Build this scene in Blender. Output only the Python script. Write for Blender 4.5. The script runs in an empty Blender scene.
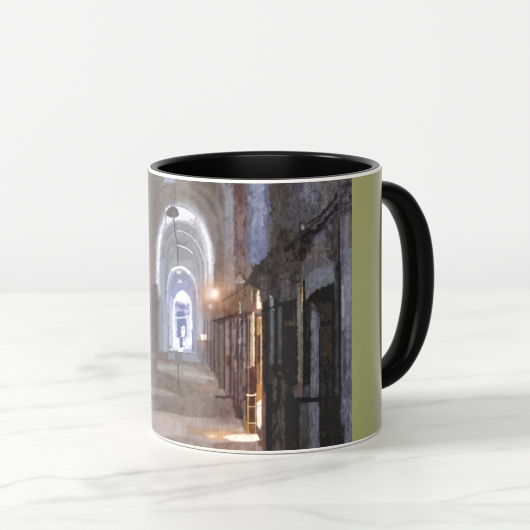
import bpy, math
import numpy as np

S = 0.001                       # everything below is measured in millimetres
sc = bpy.context.scene
COL = sc.collection

# ------------------------------------------------------------------ camera constants
CAM_D, CAM_EL, CAM_F, CAM_AX, CAM_AY, CAM_ROLL = 900.0, 0.1773, 2541.7, 0.74, 32.45, -0.0072
Z_TOP, Z_BOT, R_MUG, H_MUG = 93.66, 1.64, 41.0, 95.0
camC = np.array([0, -CAM_D*math.cos(CAM_EL), CAM_D*math.sin(CAM_EL)+47.5])
camF = np.array([0, math.cos(CAM_EL), -math.sin(CAM_EL)])
camR = np.array([1.0, 0, 0]); camU = np.cross(camR, camF)

def photo_xy(P):
    """where a point of the scene was measured in the photograph (used to carry traced outlines onto the real surfaces)"""
    d = np.asarray(P, float) - camC
    z = d @ camF; x = CAM_F*(d @ camR)/z; y = -CAM_F*(d @ camU)/z
    c, s = math.cos(CAM_ROLL), math.sin(CAM_ROLL)
    return 265+CAM_AX+c*x-s*y, 265+CAM_AY+s*x+c*y

# ------------------------------------------------------------------ materials
def new_mat(name):
    m = bpy.data.materials.new(name); m.use_nodes = True
    nt = m.node_tree
    return m, nt, nt.nodes['Principled BSDF']

def noise_node(nt, scale, detail=4, rough=.6, vec=None, dist=0):
    n = nt.nodes.new('ShaderNodeTexNoise'); n.inputs['Scale'].default_value = scale
    n.inputs['Detail'].default_value = detail; n.inputs['Roughness'].default_value = rough
    n.inputs['Distortion'].default_value = dist
    if vec: nt.links.new(vec, n.inputs['Vector'])
    return n

def objcoord(nt, sx=1, sy=1, sz=1, rz=0):
    tc = nt.nodes.new('ShaderNodeTexCoord'); mp = nt.nodes.new('ShaderNodeMapping')
    mp.inputs['Scale'].default_value = (sx, sy, sz); mp.inputs['Rotation'].default_value = (0, 0, rz)
    nt.links.new(tc.outputs['Object'], mp.inputs['Vector'])
    return mp.outputs['Vector']

def ramp(nt, fac, stops):
    r = nt.nodes.new('ShaderNodeValToRGB'); nt.links.new(fac, r.inputs['Fac'])
    el = r.color_ramp.elements
    while len(el) < len(stops): el.new(.5)
    for e, (p, c) in zip(el, stops):
        e.position = p; e.color = c if len(c) == 4 else (*c, 1)
    return r.outputs['Color']

def add_bump(nt, bsdf, height, strength, distance):
    b = nt.nodes.new('ShaderNodeBump'); b.inputs['Strength'].default_value = strength
    b.inputs['Distance'].default_value = distance
    nt.links.new(height, b.inputs['Height']); nt.links.new(b.outputs['Normal'], bsdf.inputs['Normal'])

def glaze(name, base, rough, ior_level=.5, coat=0.0, vary=.04, wave=.00006):
    m, nt, b = new_mat(name)
    v = objcoord(nt)
    n = noise_node(nt, 60, 3, .5, v)
    lo = tuple(c*(1-vary) for c in base); hi = tuple(min(1, c*(1+vary)) for c in base)
    nt.links.new(ramp(nt, n.outputs['Fac'], [(.3, lo), (.7, hi)]), b.inputs['Base Color'])
    b.inputs['Roughness'].default_value = rough
    b.inputs['Specular IOR Level'].default_value = ior_level
    b.inputs['Coat Weight'].default_value = coat; b.inputs['Coat Roughness'].default_value = .05
    n2 = noise_node(nt, 45, 2, .4, v)
    add_bump(nt, b, n2.outputs['Fac'], .25, wave)
    return m

M_white = glaze('white_ceramic', (.69, .675, .64), .14)
M_black = glaze('black_glaze', (.0016, .0016, .0018), .25, ior_level=.24, vary=.1)
M_handle = glaze('black_handle_glaze', (.0012, .0012, .0013), .24, ior_level=.07, vary=.1)
M_olive = glaze('olive_print', (.236, .243, .082), .2, ior_level=.28, vary=.03)

M_print, nt, b = new_mat('picture_print')
at = nt.nodes.new('ShaderNodeAttribute'); at.attribute_name = 'ink'
g = nt.nodes.new('ShaderNodeVectorMath'); g.operation = 'MULTIPLY'; g.inputs[1].default_value = (1.0, 1.0, 1.0)
nt.links.new(at.outputs['Color'], g.inputs[0]); nt.links.new(g.outputs[0], b.inputs['Base Color'])
b.inputs['Roughness'].default_value = .2; b.inputs['Specular IOR Level'].default_value = .22
add_bump(nt, b, noise_node(nt, 45, 2, .4, objcoord(nt)).outputs['Fac'], .2, .00006)

# ------------------------------------------------------------------ mesh helpers
def mesh_obj(name, verts, faces, mat, parent=None, smooth=True):
    me = bpy.data.meshes.new(name)
    me.from_pydata([tuple(float(q)*S for q in v) for v in verts], [], faces)
    me.update()
    if smooth: me.polygons.foreach_set('use_smooth', [True]*len(me.polygons))
    me.materials.append(mat)
    o = bpy.data.objects.new(name, me); COL.objects.link(o)
    if parent: o.parent = parent
    return o

def grid_mesh(name, P, mat, parent=None, closed_u=False, smooth=True):
    """P: (rows, cols, 3) array in mm"""
    nr, nc = P.shape[:2]
    me = bpy.data.meshes.new(name)
    me.vertices.add(nr*nc); me.vertices.foreach_set('co', (P.reshape(-1)*S).astype(np.float32))
    r = np.arange(nr-1)[:, None]; cc = nc if closed_u else nc-1
    c = np.arange(cc)[None, :]; c2 = (c+1) % nc
    q = np.stack([r*nc+c, r*nc+c2, (r+1)*nc+c2, (r+1)*nc+c], -1).reshape(-1, 4)
    me.loops.add(q.size); me.loops.foreach_set('vertex_index', q.reshape(-1).astype(np.int32))
    me.polygons.add(len(q)); me.polygons.foreach_set('loop_start', (np.arange(len(q))*4).astype(np.int32))
    me.update(calc_edges=True); me.validate()
    me.polygons.foreach_set('use_smooth', [smooth]*len(q))
    me.materials.append(mat)
    o = bpy.data.objects.new(name, me); COL.objects.link(o)
    if parent: o.parent = parent
    return o

def arc(cx, cz, r, a0, a1, n):
    return [(cx+r*math.cos(math.radians(a0+(a1-a0)*i/n)), cz+r*math.sin(math.radians(a0+(a1-a0)*i/n))) for i in range(n+1)]

def lathe(name, prof, mat, parent, n=256, flip=False):
    th = np.linspace(0, 2*math.pi, n, endpoint=False)
    p = np.array(prof)
    P = np.stack([p[:, 0:1]*np.cos(th), p[:, 0:1]*np.sin(th), np.repeat(p[:, 1:2], n, 1)], -1)
    if flip: P = P[::-1]
    return grid_mesh(name, P, mat, parent, closed_u=True)

# ------------------------------------------------------------------ a small painter for the printed picture
rng = np.random.default_rng(7)
X0, Y0, X1, Y1, K = 140, 165, 360, 462, 4
W, Hh = (X1-X0)*K, (Y1-Y0)*K
gy, gx = np.mgrid[0:Hh, 0:W].astype(np.float32)
gx = X0+gx/K; gy = Y0+gy/K

def vnoise(scale_x, scale_y=None, seed=0, shape=None):
    """smooth value noise in 0..1, one lattice cell = scale px of the photo"""
    scale_y = scale_y or scale_x
    r = np.random.default_rng(seed)
    nx, ny = int((X1-X0)/scale_x)+3, int((Y1-Y0)/scale_y)+3
    L = r.random((ny, nx)).astype(np.float32)
    fx = (gx-X0)/scale_x; fy = (gy-Y0)/scale_y
    ix, iy = fx.astype(int), fy.astype(int); tx, ty = fx-ix, fy-iy
    tx = tx*tx*(3-2*tx); ty = ty*ty*(3-2*ty)
    return (L[iy, ix]*(1-tx)+L[iy, ix+1]*tx)*(1-ty)+(L[iy+1, ix]*(1-tx)+L[iy+1, ix+1]*tx)*ty

WX = (vnoise(1.3, 2.2, seed=1)-.5)*.5+(vnoise(4, 8, seed=2)-.5)*1.1
WY = (vnoise(1.3, 1.8, seed=3)-.5)*1.2+(vnoise(4, seed=4)-.5)*1.4
SP = vnoise(1.3, seed=5)*.5+vnoise(2.6, seed=6)*.5

def rgb(h):
    h = h.lstrip('#'); return np.array([int(h[i:i+2], 16)/255 for i in (0, 2, 4)], np.float32)

IMG = np.zeros((Hh, W, 3), np.float32)+rgb('#6b6160')

def box(m, k):
    if k < 1: return m
    for ax in (0, 1):
        p = np.pad(m, [(k, k) if a == ax else (0, 0) for a in (0, 1)], mode='edge')
        c = np.cumsum(p, ax, dtype=np.float64)
        z = np.zeros_like(c.take([0], ax)); c = np.concatenate([z, c], ax)
        n = m.shape[ax]
        m = ((c.take(range(2*k+1, 2*k+1+n), ax)-c.take(range(0, n), ax))/(2*k+1)).astype(np.float32)
    return m

def window(x0, y0, x1, y1, pad):
    a = max(0, int((x0-pad-X0)*K)); b_ = min(W, int((x1+pad-X0)*K)+1)
    c = max(0, int((y0-pad-Y0)*K)); d = min(Hh, int((y1+pad-Y0)*K)+1)
    return slice(c, d), slice(a, b_)

def blend(sl, m, col, alpha):
    m = (m*alpha)[..., None]
    IMG[sl] = IMG[sl]*(1-m)+rgb(col)*m

def poly(pts, col, soft=.5, a=1.0, warp=.6, speck=0.0):
    pts = np.array(pts, np.float32)
    sl = window(pts[:, 0].min(), pts[:, 1].min(), pts[:, 0].max(), pts[:, 1].max(), 3+soft*3)
    x = gx[sl]+WX[sl]*warp; y = gy[sl]+WY[sl]*warp
    ins = np.zeros(x.shape, bool)
    n = len(pts)
    for i in range(n):
        xa, ya = pts[i]; xb, yb = pts[(i+1) % n]
        if ya == yb: continue
        cond = (ya > y) != (yb > y)
        ins ^= cond & (x < (xb-xa)*(y-ya)/(yb-ya)+xa)
    m = ins.astype(np.float32)
    if speck: m = m*(SP[sl] > speck)
    k = int(round(soft*K/1.6))
    m = box(box(m, k), k)
    blend(sl, m, col, a)

def rect(x0, y0, x1, y1, col, soft=.5, a=1.0, warp=.6, speck=0.0):
    poly([(x0, y0), (x1, y0), (x1, y1), (x0, y1)], col, soft, a, warp, speck)

def line(pts, w, col, a=1.0, soft=.5, warp=.15):
    pts = np.array(pts, np.float32)
    sl = window(pts[:, 0].min(), pts[:, 1].min(), pts[:, 0].max(), pts[:, 1].max(), w+2+soft)
    x = gx[sl]+WX[sl]*warp; y = gy[sl]+WY[sl]*warp
    d = np.full(x.shape, 1e9, np.float32)
    for (xa, ya), (xb, yb) in zip(pts[:-1], pts[1:]):
        L2 = max((xb-xa)**2+(yb-ya)**2, 1e-6)
        t = np.clip(((x-xa)*(xb-xa)+(y-ya)*(yb-ya))/L2, 0, 1)
        d = np.minimum(d, np.hypot(x-xa-t*(xb-xa), y-ya-t*(yb-ya)))
    m = np.clip((w/2+soft/2-d)/max(soft, .05), 0, 1)
    blend(sl, m, col, a)

def blob(cx, cy, rx, ry, col, a=1.0, p=2.0):
    sl = window(cx-rx*2.4, cy-ry*2.4, cx+rx*2.4, cy+ry*2.4, 1)
    q = ((gx[sl]-cx)/rx)**2+((gy[sl]-cy)/ry)**2
    blend(sl, np.exp(-q**(p/2)), col, a)

def spline(pts, n=8):
    p = np.array(pts, float); out = []
    p = np.vstack([2*p[0]-p[1], p, 2*p[-1]-p[-2]])
    for i in range(1, len(p)-2):
        for t in np.linspace(0, 1, n, endpoint=False):
            out.append(.5*((2*p[i])+(-p[i-1]+p[i+1])*t+(2*p[i-1]-5*p[i]+4*p[i+1]-p[i+2])*t*t+(-p[i-1]+3*p[i]-3*p[i+1]+p[i+2])*t**3))
    out.append(p[-2]); return [tuple(q) for q in out]

def spread(left, rt, sx=1.5, sy=2.4, seed=61, kx=.45, ky=1.5, keep=None):
    """patch edges break up into small blots, more so on the right"""
    r_ = np.random.default_rng(seed)
    amount = left+(rt-left)*np.clip((gx-205)/50, 0, 1)
    if keep is not None:
        amount = amount*(1-.8*np.exp(-(((gx-keep[0])/keep[1])**2)))
    ny, nx = int((Y1-Y0)/sy)+4, int((X1-X0)/sx)+4
    jx, jy = r_.normal(0, 1, (ny, nx)), r_.normal(0, 1, (ny, nx))
    cx = np.clip(((gx+WX-X0)/sx).astype(int)+1, 0, nx-1); cy = np.clip(((gy+WY*1.5-Y0)/sy).astype(int)+1, 0, ny-1)
    ax = np.clip((gx+jx[cy, cx]*amount*kx-X0)*K, 0, W-1).astype(int)
    ay = np.clip((gy+jy[cy, cx]*amount*ky-Y0)*K, 0, Hh-1).astype(int)
    IMG[:] = IMG[ay, ax]

def mottle(x0, y0, x1, y1, col, amount=.55, a=.8, sx=1.1, sy=1.6, seed=80, soft=2.0):
    """scattered blots of one colour"""
    sl = window(x0, y0, x1, y1, soft)
    n = (vnoise(sx, sy, seed)*.6+vnoise(sx*2.4, sy*2.4, seed+1)*.4)[sl]
    e = np.clip((gx[sl]-x0)/soft+.5, 0, 1)*np.clip((x1-gx[sl])/soft+.5, 0, 1)*np.clip((gy[sl]-y0)/soft+.5, 0, 1)*np.clip((y1-gy[sl])/soft+.5, 0, 1)
    blend(sl, np.clip((n-(1-amount*.9)+.12*(e-1))*14, 0, 1)*e, col, a)

#PAINT_BEGIN
def paint():
    # ---- big fields
    rect(140, 165, 218, 470, '#9d9692', 1, warp=0)
    rect(140, 165, 157, 470, '#9b9390', 2)
    rect(158, 176, 200, 205, '#a69e99', 4)
    rect(196, 165, 217, 250, '#887d78', 3.5)
    rect(206, 175, 217, 215, '#756b67', 3)
    rect(190, 180, 212, 200, '#7d7571', 3, a=.8)
    rect(216, 165, 226, 300, '#7a716f', 2)
    rect(224, 183, 234, 262, '#8b8890', 1.2)
    rect(226.5, 192, 231.5, 262, '#a1a0ae', 1.2)
    rect(227, 225, 233, 275, '#958c90', 1.5)
    rect(234, 165, 247, 275, '#745f5f', 1.2)
    rect(235, 172, 245, 208, '#695452', 1.5)
    rect(235.5, 208, 246, 272, '#7f6a6b', 1.5)
    rect(246.5, 165, 251, 250, '#6c6c7c', .8)
    rect(250, 165, 266, 268, '#7b81a0', .8)
    rect(252, 178, 263, 225, '#8f93ae', 1.2)
    rect(248, 238, 268, 266, '#757a9b', 1.2)
    rect(264, 165, 270, 240, '#6a6c82', 1)
    rect(266, 225, 275, 255, '#686775', 1.2)
    rect(270, 165, 296, 262, '#55504f', 1.2)
    rect(271, 185, 281, 225, '#5a5555', 1.5)
    rect(290, 165, 306, 225, '#575660', 1.8)
    rect(302, 182, 321, 207, '#6a6b80', 1.6, warp=1.5)
    rect(303, 184, 318, 196, '#74768e', 1.2, a=.6, warp=2, speck=.5)
    rect(318, 165, 340, 198, '#5d5a5a', 1.8, warp=1.5)
    rect(296, 202, 320, 222, '#54535a', 2, warp=1.5)
    rect(270, 185, 338, 235, '#3a3735', .4, a=.5, warp=1, speck=.66)
    rect(300, 182, 336, 215, '#8b8a92', .4, a=.35, warp=1, speck=.66)

    spread(.6, 1.3, 3, 5, 60, 1.0, 1.8)
    # ---- left vault
    line(spline([(153, 225), (154.5, 205), (160, 190), (168, 184.5)]), 1.1, '#8f8583', .7)
    line(spline([(178, 184), (192, 190), (203, 205), (211, 228)]), 5, '#a79e99', .35, soft=4)
    rect(163, 165, 176, 182.5, '#bab9c6', .8)
    rect(165, 170, 173.5, 181, '#c9c9da', .8, a=.7)
    # wide outer arch whose right leg is the pale stripe further right
    line(spline([(229.5, 262), (229.5, 215), (226.5, 192), (218, 178), (205, 168)]), 5.5, '#918d93', .7, soft=3)
    line(spline([(222, 290), (221.5, 225), (216, 203), (204, 189), (190, 183)]), 5, '#938883', .6, soft=4, warp=1)
    line(spline([(215.5, 300), (215.5, 232), (208, 208), (196, 196), (180, 192)]), 4, '#9a918e', .6, soft=3, warp=1)
    # first arch: broad pale ring, brighter towards its inner edge
    ring = [(155.5, 300), (155, 262), (156, 240), (159, 221), (164, 208), (172, 200.5), (184, 200), (197, 207), (206, 221), (211.5, 242), (213.4, 265), (213.6, 300)]
    poly(spline(ring), '#aeacb0', 2.4, warp=.8)
    poly(spline([(156.2, 300), (156, 262), (157.4, 240), (160.4, 224), (165.4, 210.5), (173, 203.4), (184, 203.4), (195, 211), (203.6, 224), (209, 243), (211.4, 265), (211.8, 292), (205, 300)]), '#c3c2c9', 1.6, warp=.7)
    line(spline([(157.6, 290), (157.6, 262), (158.6, 243), (161, 230), (164.6, 218)]), 2.6, '#f4f4fb', .9, soft=2, warp=.4)
    line(spline([(158.4, 272), (159, 246), (161, 234)]), 1.6, '#ffffff', .8, soft=1)
    line(spline([(190, 212), (198, 219), (204.4, 231), (209, 246), (210.4, 265), (210.2, 290)]), 4.6, '#dadae2', .85, soft=3.4, warp=.5)
    line(spline([(197, 220), (203.6, 231), (207.4, 243), (208.8, 258)]), 2.4, '#f8f8fc', .85, soft=2, warp=.5)
    poly(spline([(160.5, 300), (160.5, 262), (162, 244), (166, 229), (175, 221), (187, 222), (196, 230), (202.6, 244), (206, 262), (206.6, 300)]), '#aaaaae', 1.2, warp=.8)
    line(spline([(199, 222), (204.4, 234), (206.8, 250), (207.4, 270), (207.4, 296)]), 6.5, '#d4d4dc', .75, soft=2.5, warp=.5)
    line(spline([(201, 224), (206.6, 238), (209, 252), (209.4, 272)]), 2.6, '#f6f6fb', .85, soft=1.6, warp=.5)
    # sky light seen through it
    poly([(164.5, 209), (167, 206.5), (177, 205), (183, 207), (190, 211), (195.6, 216), (194.3, 224), (189, 222), (180, 220), (172, 221), (165.8, 225)], '#f1f2f6', .9, warp=.8)
    poly([(188, 218), (195, 219), (194, 224), (189, 222)], '#d2d2d8', .8)
    line([(164.6, 208), (165.2, 216), (165.8, 225)], .8, '#8e8b92', .7)
    line(spline([(174, 205), (183, 206.5), (190, 211), (195.6, 215.8), (195.2, 219), (194, 225)]), .8, '#96939a', .65, soft=.8)
    line(spline([(164, 228), (174, 221.4), (188, 223), (194, 227)]), 1.8, '#cfced4', .7, soft=1.6)
    # rings of the vault further in
    for k, (c, a) in enumerate([('#9c9b9d', .6), ('#b4b3b7', .6), ('#9d9da0', .6), ('#b0b0b8', .6)]):
        f = k*3.4
        line(spline([(163.5+f*.5, 262+f), (165+f*.4, 244+f), (170+f*.3, 232+f*1.6), (181, 228+f*2.4), (192-f*.2, 236+f*2), (199-f*.4, 250+f*1.4), (202.5-f*.5, 266+f)]), 2.0, c, a, soft=1.8, warp=1.2)
    blob(181, 243, 7, 4, '#969598', .7)
    blob(186, 256, 8, 5, '#a2a1a2', .7)
    rect(160, 258, 164.5, 350, '#b4bacb', 1, a=.85)
    rect(164.5, 262, 167, 350, '#a1a4b4', .8, a=.8)
    line(spline([(190, 235), (198, 245), (202.6, 256), (205, 268), (205.6, 300)]), 1.2, '#dedfeb', .85, soft=1)
    line([(200, 258), (201.4, 300)], 1.6, '#bcbdca', .7, soft=1)
    line([(207.2, 262), (207, 300)], .8, '#989dB4', .7)
    line([(171.8, 184), (172, 207)], .9, '#8d8a95', .7)
    line([(174.6, 183), (174.3, 205)], .8, '#85818a', .7)
    poly(spline([(170, 207), (173.5, 206.2), (177, 209), (178.6, 215), (173, 217.2), (166, 214.5), (167.4, 209.5), (170, 207)]), '#959091', .6, warp=.3)
    line([(174, 217), (174.6, 232), (177.6, 243)], .9, '#858389', .75)
    line([(177.6, 243), (177.8, 268)], .9, '#76747e', .8)
    line([(172.5, 218), (173, 230)], 1.4, '#bdbcc0', .7, soft=1)
    line(spline([(177, 230.6), (183, 231.5), (189, 234.5)]), 1, '#e6e6ec', .8)
    line(spline([(177.4, 245), (183, 246.5), (188, 249), (192.5, 253.5)]), 1, '#eff0f6', .9)
    # second arch
    poly(spline([(168, 345), (167, 290), (169, 275), (173.5, 267), (182, 265.5), (191, 272), (197, 284), (198, 345)]), '#b9bccb', 1.2, warp=.6)
    poly(spline([(171, 345), (170.4, 292), (172.5, 278), (177, 272), (184, 272), (190, 279), (194, 290), (194.6, 345)]), '#a3a7b8', 1, warp=.6)
    poly([(172, 260), (190, 260), (196, 270), (188, 266), (176, 264), (168, 271)], '#bab9bf', 1.2, a=.7)
    line(spline([(167.3, 314), (167.3, 290), (168.3, 278), (172, 269.5), (178, 266.5), (185, 268.5), (190.5, 274), (195.2, 283), (196.8, 294), (197, 315)]), 1.3, '#eceefa', .85, soft=1)
    line(spline([(172, 269.5), (178, 266.8), (184, 268.4), (189, 272.6)]), 2.6, '#ffffff', .95, soft=1.4, warp=.5)
    blob(178.6, 272, 2.6, 1.5, '#ffffff', .9)
    blob(175, 273, 1.2, 1, '#9a98aa', .8)
    poly([(180, 279), (183.4, 282.6), (176.6, 282.6)], '#f6f5fd', .8, warp=.2)
    rect(169.6, 296, 171.6, 345, '#d3d9ec', .8)
    rect(193, 290, 195.8, 340, '#9699b4', .8)
    # blue glow round the far window
    blob(181, 298, 11.5, 13, '#a8aee8', .7)
    blob(182, 325, 13, 28, '#ccd0e8', .6)
    poly(spline([(172.4, 349), (172.4, 306), (174.4, 297), (179, 291), (185, 291.4), (189.8, 298), (192, 307), (192.2, 349)]), '#d9dcfa', 1)
    line(spline([(173.6, 345), (173.4, 306), (175.6, 297), (179.5, 292.6), (184.5, 293), (188.8, 299), (190.6, 308), (190.8, 345)]), 2.2, '#ffffff', .8, warp=.8, soft=1)
    poly(spline([(174.6, 301), (178, 292.5), (184, 292.5), (189, 301), (185, 304), (178, 303)]), '#ffffff', 1)
    blob(181, 306, 5, 3.4, '#8388a8', .85)
    rect(175, 301, 189, 316, '#8e94b8', .6, a=.7, warp=1.2, speck=.55)
    rect(177, 311, 184.5, 317, '#8c90ac', .8, warp=.8)
    rect(176.8, 318, 186.2, 337.5, '#9397b2', .7, warp=.4)
    line([(176, 317.6), (187, 317.6)], .9, '#f4f5ff', .9)
    rect(181, 326, 184.6, 336.4, '#ffffff', .5, warp=.5)
    rect(182.2, 328.4, 183.3, 330, '#aab0d0', .4, warp=.2)
    rect(173, 337.5, 178.8, 348, '#f6f8fe', .7)
    rect(182.4, 338.5, 191.6, 348.6, '#f5f7fe', .7)
    rect(173, 338, 191.5, 348, '#a3aac6', .5, a=.7, warp=1.5, speck=.7)
    rect(179.2, 337, 182.2, 347.4, '#8b92ac', .6)
    rect(178, 347, 183, 351.8, '#ffffff', .5, warp=.3)
    poly([(169, 347), (178, 348.6), (178, 351), (169, 350)], '#dee1ee', .8)
    poly([(183, 348.4), (195, 351), (195.5, 354), (183, 352)], '#bcc2da', .8)
    line([(184, 352.4), (195, 354)], .9, '#e4e7f2', .8)
    rect(191.8, 300, 196.5, 350, '#a3a7bc', 1, a=.8)
    # left jamb and low left
    rect(148, 284, 157.6, 386, '#817c7c', 1.4)
    rect(151.5, 296, 153.5, 380, '#716c70', .8, a=.7)
    rect(156.6, 300, 158.2, 372, '#7e7b80', .6, a=.8)
    line([(154, 280), (156.5, 300), (158, 360)], 1.6, '#8b8488', .6, soft=2)
    rect(158.2, 296, 160.5, 366, '#a19da3', .8)
    line([(161.8, 300), (162, 352)], .8, '#84838f', .7)
    line([(168.6, 306), (168.8, 350)], .8, '#8d90a2', .7)
    rect(163.5, 302, 168, 352, '#b5bac8', 1)
    # right of the window
    rect(197.5, 300, 203, 345, '#b4b9c4', 1)
    line([(199.6, 300), (199.8, 335)], 1.2, '#cdd2de', .8)
    rect(203, 300, 211, 352, '#989096', 1.3)
    rect(210, 296, 218, 380, '#847877', 1.4)
    rect(196, 340, 204, 366, '#93949f', 1.4)
    line([(191.6, 330), (193.4, 352)], 1.2, '#8086a0', .8)
    # floor
    poly([(140, 352), (158, 353), (172, 351), (196, 354), (206, 367), (222, 378), (228, 396), (240, 420), (246, 436), (262, 436), (262, 470), (140, 470)], '#948b88', 1)
    poly([(168, 352), (196, 355), (202, 362), (168, 359)], '#a5a9b4', 1)
    poly([(157, 360.5), (174, 362), (192, 366), (208, 375), (206, 384), (180, 378), (157, 369)], '#aeaaaa', 1.5, a=.75)
    poly([(157, 364), (176, 366), (180, 370), (158, 369)], '#bfbcbd', 1, a=.7)
    poly([(183, 370), (213, 377), (215, 380), (184, 375)], '#b9b6b5', .8, a=.8)
    poly([(150, 374), (195, 384), (225, 392), (222, 402), (150, 392)], '#948b88', 1.4)
    poly([(149, 386), (160, 388), (176, 394), (184, 399), (183, 404), (168, 400), (150, 392)], '#b3a8a7', .8)
    poly([(171, 398), (183, 401), (184, 406), (176, 405)], '#a8957f', .8, a=.4, speck=.4)
    poly([(190, 383), (208, 385), (218, 389), (200, 391)], '#a9938a', .8, a=.7)
    poly([(150, 396), (185, 408), (225, 414), (240, 417), (238, 399), (190, 394)], '#968e8d', 1.6, a=.7)
    poly([(140, 409), (168, 412), (186, 416), (202, 417.5), (238, 416), (246, 436), (262, 470), (140, 470)], '#b3a9a8', .8)
    poly([(140, 412), (165, 414), (180, 420), (184, 440), (184, 470), (140, 470)], '#c6bdbc', 3, a=.9)
    blob(226, 412, 17, 12, '#6b5e5f', .75)
    poly([(208, 396), (242, 398), (246, 426), (224, 424)], '#75686a', 3, a=.4)
    poly([(188, 436), (214, 444), (262, 446), (262, 470), (150, 470), (160, 436)], '#9d9593', 1.5, a=.7)
    # sign on its post
    rect(174.6, 353, 182, 364.4, '#949593', .6, warp=.3)
    line([(178, 364), (178.1, 391)], 1.2, '#7e7b79', .9)
    line([(174, 391.5), (182.5, 391.8)], 1.5, '#858180', .8)
    # lamp in the left row
    blob(204, 340, 6, 8, '#b98d80', .75)
    rect(200.6, 334, 206, 339.8, '#fbf9fa', .9)
    blob(205, 343.5, 3.4, 2, '#cf9f92', .9)
    blob(204, 359, 4, 9, '#867b80', .7)
    # ragged door feet along the hall
    for i, (x, y) in enumerate([(207, 366), (211, 371), (216, 378), (221, 384), (227, 391), (233, 400)]):
        poly([(x-2, y-26), (x+6, y-26), (x+6, y+3), (x, y)], ['#7e7477', '#716668', '#62575a'][i % 3], 1)

    # ---- warm wall left of the lit door
    poly([(214, 262), (235, 280), (262, 262), (262, 445), (246, 430), (238, 398), (222, 384), (212, 360)], '#6e5e5b', 1.2)
    poly([(214, 262), (226, 262), (232, 280), (222, 300), (214, 300)], '#857773', 1.6)
    rect(216, 240, 224, 286, '#80736f', 1.5)
    poly([(225, 250), (233, 255), (236, 272), (234, 290), (223, 290)], '#968a8b', 1.8)
    poly([(234, 262), (250, 262), (254, 272), (240, 284), (234, 282)], '#7e6d6a', 1.5)
    rect(215, 312, 224, 372, '#776c6a', 1)
    rect(216.5, 318, 220, 368, '#685e5f', .8)
    rect(224.6, 318, 228.4, 352, '#8b7e84', .8)
    rect(229, 318, 233, 392, '#5c4f50', .7)
    rect(233, 320, 236, 392, '#8d7d83', .7)
    rect(236.2, 318, 239, 400, '#54484b', .6)
    line([(239.8, 310), (240, 340), (239, 356)], 1.1, '#a3a3b2', .7)
    rect(240.8, 312, 243, 400, '#4f4143', .5)
    rect(242.6, 319, 246.4, 378, '#85757c', .8)
    rect(246.2, 318, 250.4, 366, '#59493b', .8)
    line([(239.3, 341), (239.4, 342)], 1.6, '#d8d5cf', .8)
    blob(227, 353, 2.6, 1.6, '#a58a68', .7)
    poly([(224.5, 355), (231, 356), (230.5, 364), (225.5, 365)], '#664a48', .9)
    rect(225, 366, 228.6, 396, '#7b7077', .8)
    rect(218, 372, 225, 388, '#6b6061', 1)
    poly([(231, 370), (245, 372), (246, 418), (235, 418), (232, 400)], '#574a4e', .9)
    rect(235, 372, 237, 405, '#6e6065', .6, a=.7)
    rect(238.5, 384, 241.6, 409, '#7a6c6f', .7, a=.7)
    rect(241.6, 372, 247, 418, '#705e58', .9)
    poly([(236, 398), (245, 398), (245, 418), (237, 418)], '#4a3e41', .8)
    poly([(241, 400), (248, 400), (248, 430), (244, 428)], '#7b665f', 1)
    rect(243.8, 415, 247.6, 433, '#9a7a55', .8, a=.8)
    # roof edge running up to the right
    poly([(222, 300), (240, 286), (256, 270), (270, 256), (288, 246), (290, 300), (262, 312), (222, 318)], '#5d514a', 1.3)
    poly([(228, 296), (244, 284), (262, 272), (264, 286), (240, 300)], '#685a4e', 1, a=.9)
    poly([(243, 280), (256, 271), (268, 262), (272, 274), (258, 282), (244, 286)], '#4c453f', .9, warp=1.5)
    rect(251.6, 264, 258.4, 271, '#3a363a', .7, warp=.8)
    rect(260, 262, 266, 268, '#6d6f60', 1, a=.6)
    poly([(238, 290), (250, 284), (252, 300), (236, 305)], '#77655a', 1.2, a=.8)
    poly([(262, 262), (285, 250), (300, 252), (302, 300), (264, 300)], '#433d3a', 1.2, warp=1)
    rect(268.6, 248, 276, 257, '#3c3a3f', .8, warp=1)
    blob(271, 266, 3, 2.4, '#65604d', .8); blob(277, 278, 3, 5, '#5a5654', .6)
    blob(262, 276, 5, 4, '#6a6468', .8)
    rect(260, 276, 266, 300, '#5d5157', 1.1, a=.9)
    rect(280, 268, 288, 298, '#524d4c', 1.2)
    rect(286, 258, 300, 282, '#46413f', 1.5)
    spread(0, .8, 2.0, 3.0, 63, .6, 1.2)
    # hanging shade
    blob(239.5, 272.5, 1.8, 1.5, '#4a4244', .9)
    line([(239.5, 273), (239.5, 277)], 1.6, '#827b7b', .8)
    # warm bulb
    blob(216, 297, 20, 17, '#c4967a', .68)
    blob(213.5, 294, 12, 11, '#e6bfa6', .75)
    blob(213.5, 293.5, 5.6, 5.4, '#fff6ee', 1, p=3)
    blob(227, 300, 9, 9, '#8d7064', .5)
    rect(207, 289, 213, 297.5, '#d2cbc9', 1.2, a=.5)
    blob(209.8, 306, 2, 2, '#fdf3ea', .9)
    blob(206, 309, 5, 4, '#a8867a', .6)
    for (x, y) in [(234, 304), (239, 308), (224, 309), (229, 312)]:
        blob(x, y, 2.4, 3.4, '#7d5148', .6)
    poly([(216, 320), (232, 313), (256, 310), (258, 316), (236, 318), (218, 325)], '#58403f', 1.2, a=.8, warp=1.5)
    rect(236, 294, 251, 310, '#7b6453', 1, a=.8)
    line([(239.6, 302), (239.8, 313)], 1.3, '#b9b9c6', .9)
    line([(251.6, 290), (251.6, 303)], .9, '#c39a6c', .7)
    # ---- lit doorway
    poly([(251, 305), (255.2, 301), (255.6, 315), (251, 315)], '#8b5a54', .7)
    poly([(257.4, 282), (259.5, 292), (262, 300), (262.5, 312), (254, 312), (255, 296)], '#a3785e', .9)
    poly([(258, 284), (260, 296), (261.4, 308), (256.2, 309), (256, 297)], '#f8e8d2', .6, warp=.3)
    rect(250, 314, 254.6, 368, '#b4936f', .5, warp=.2)
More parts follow.
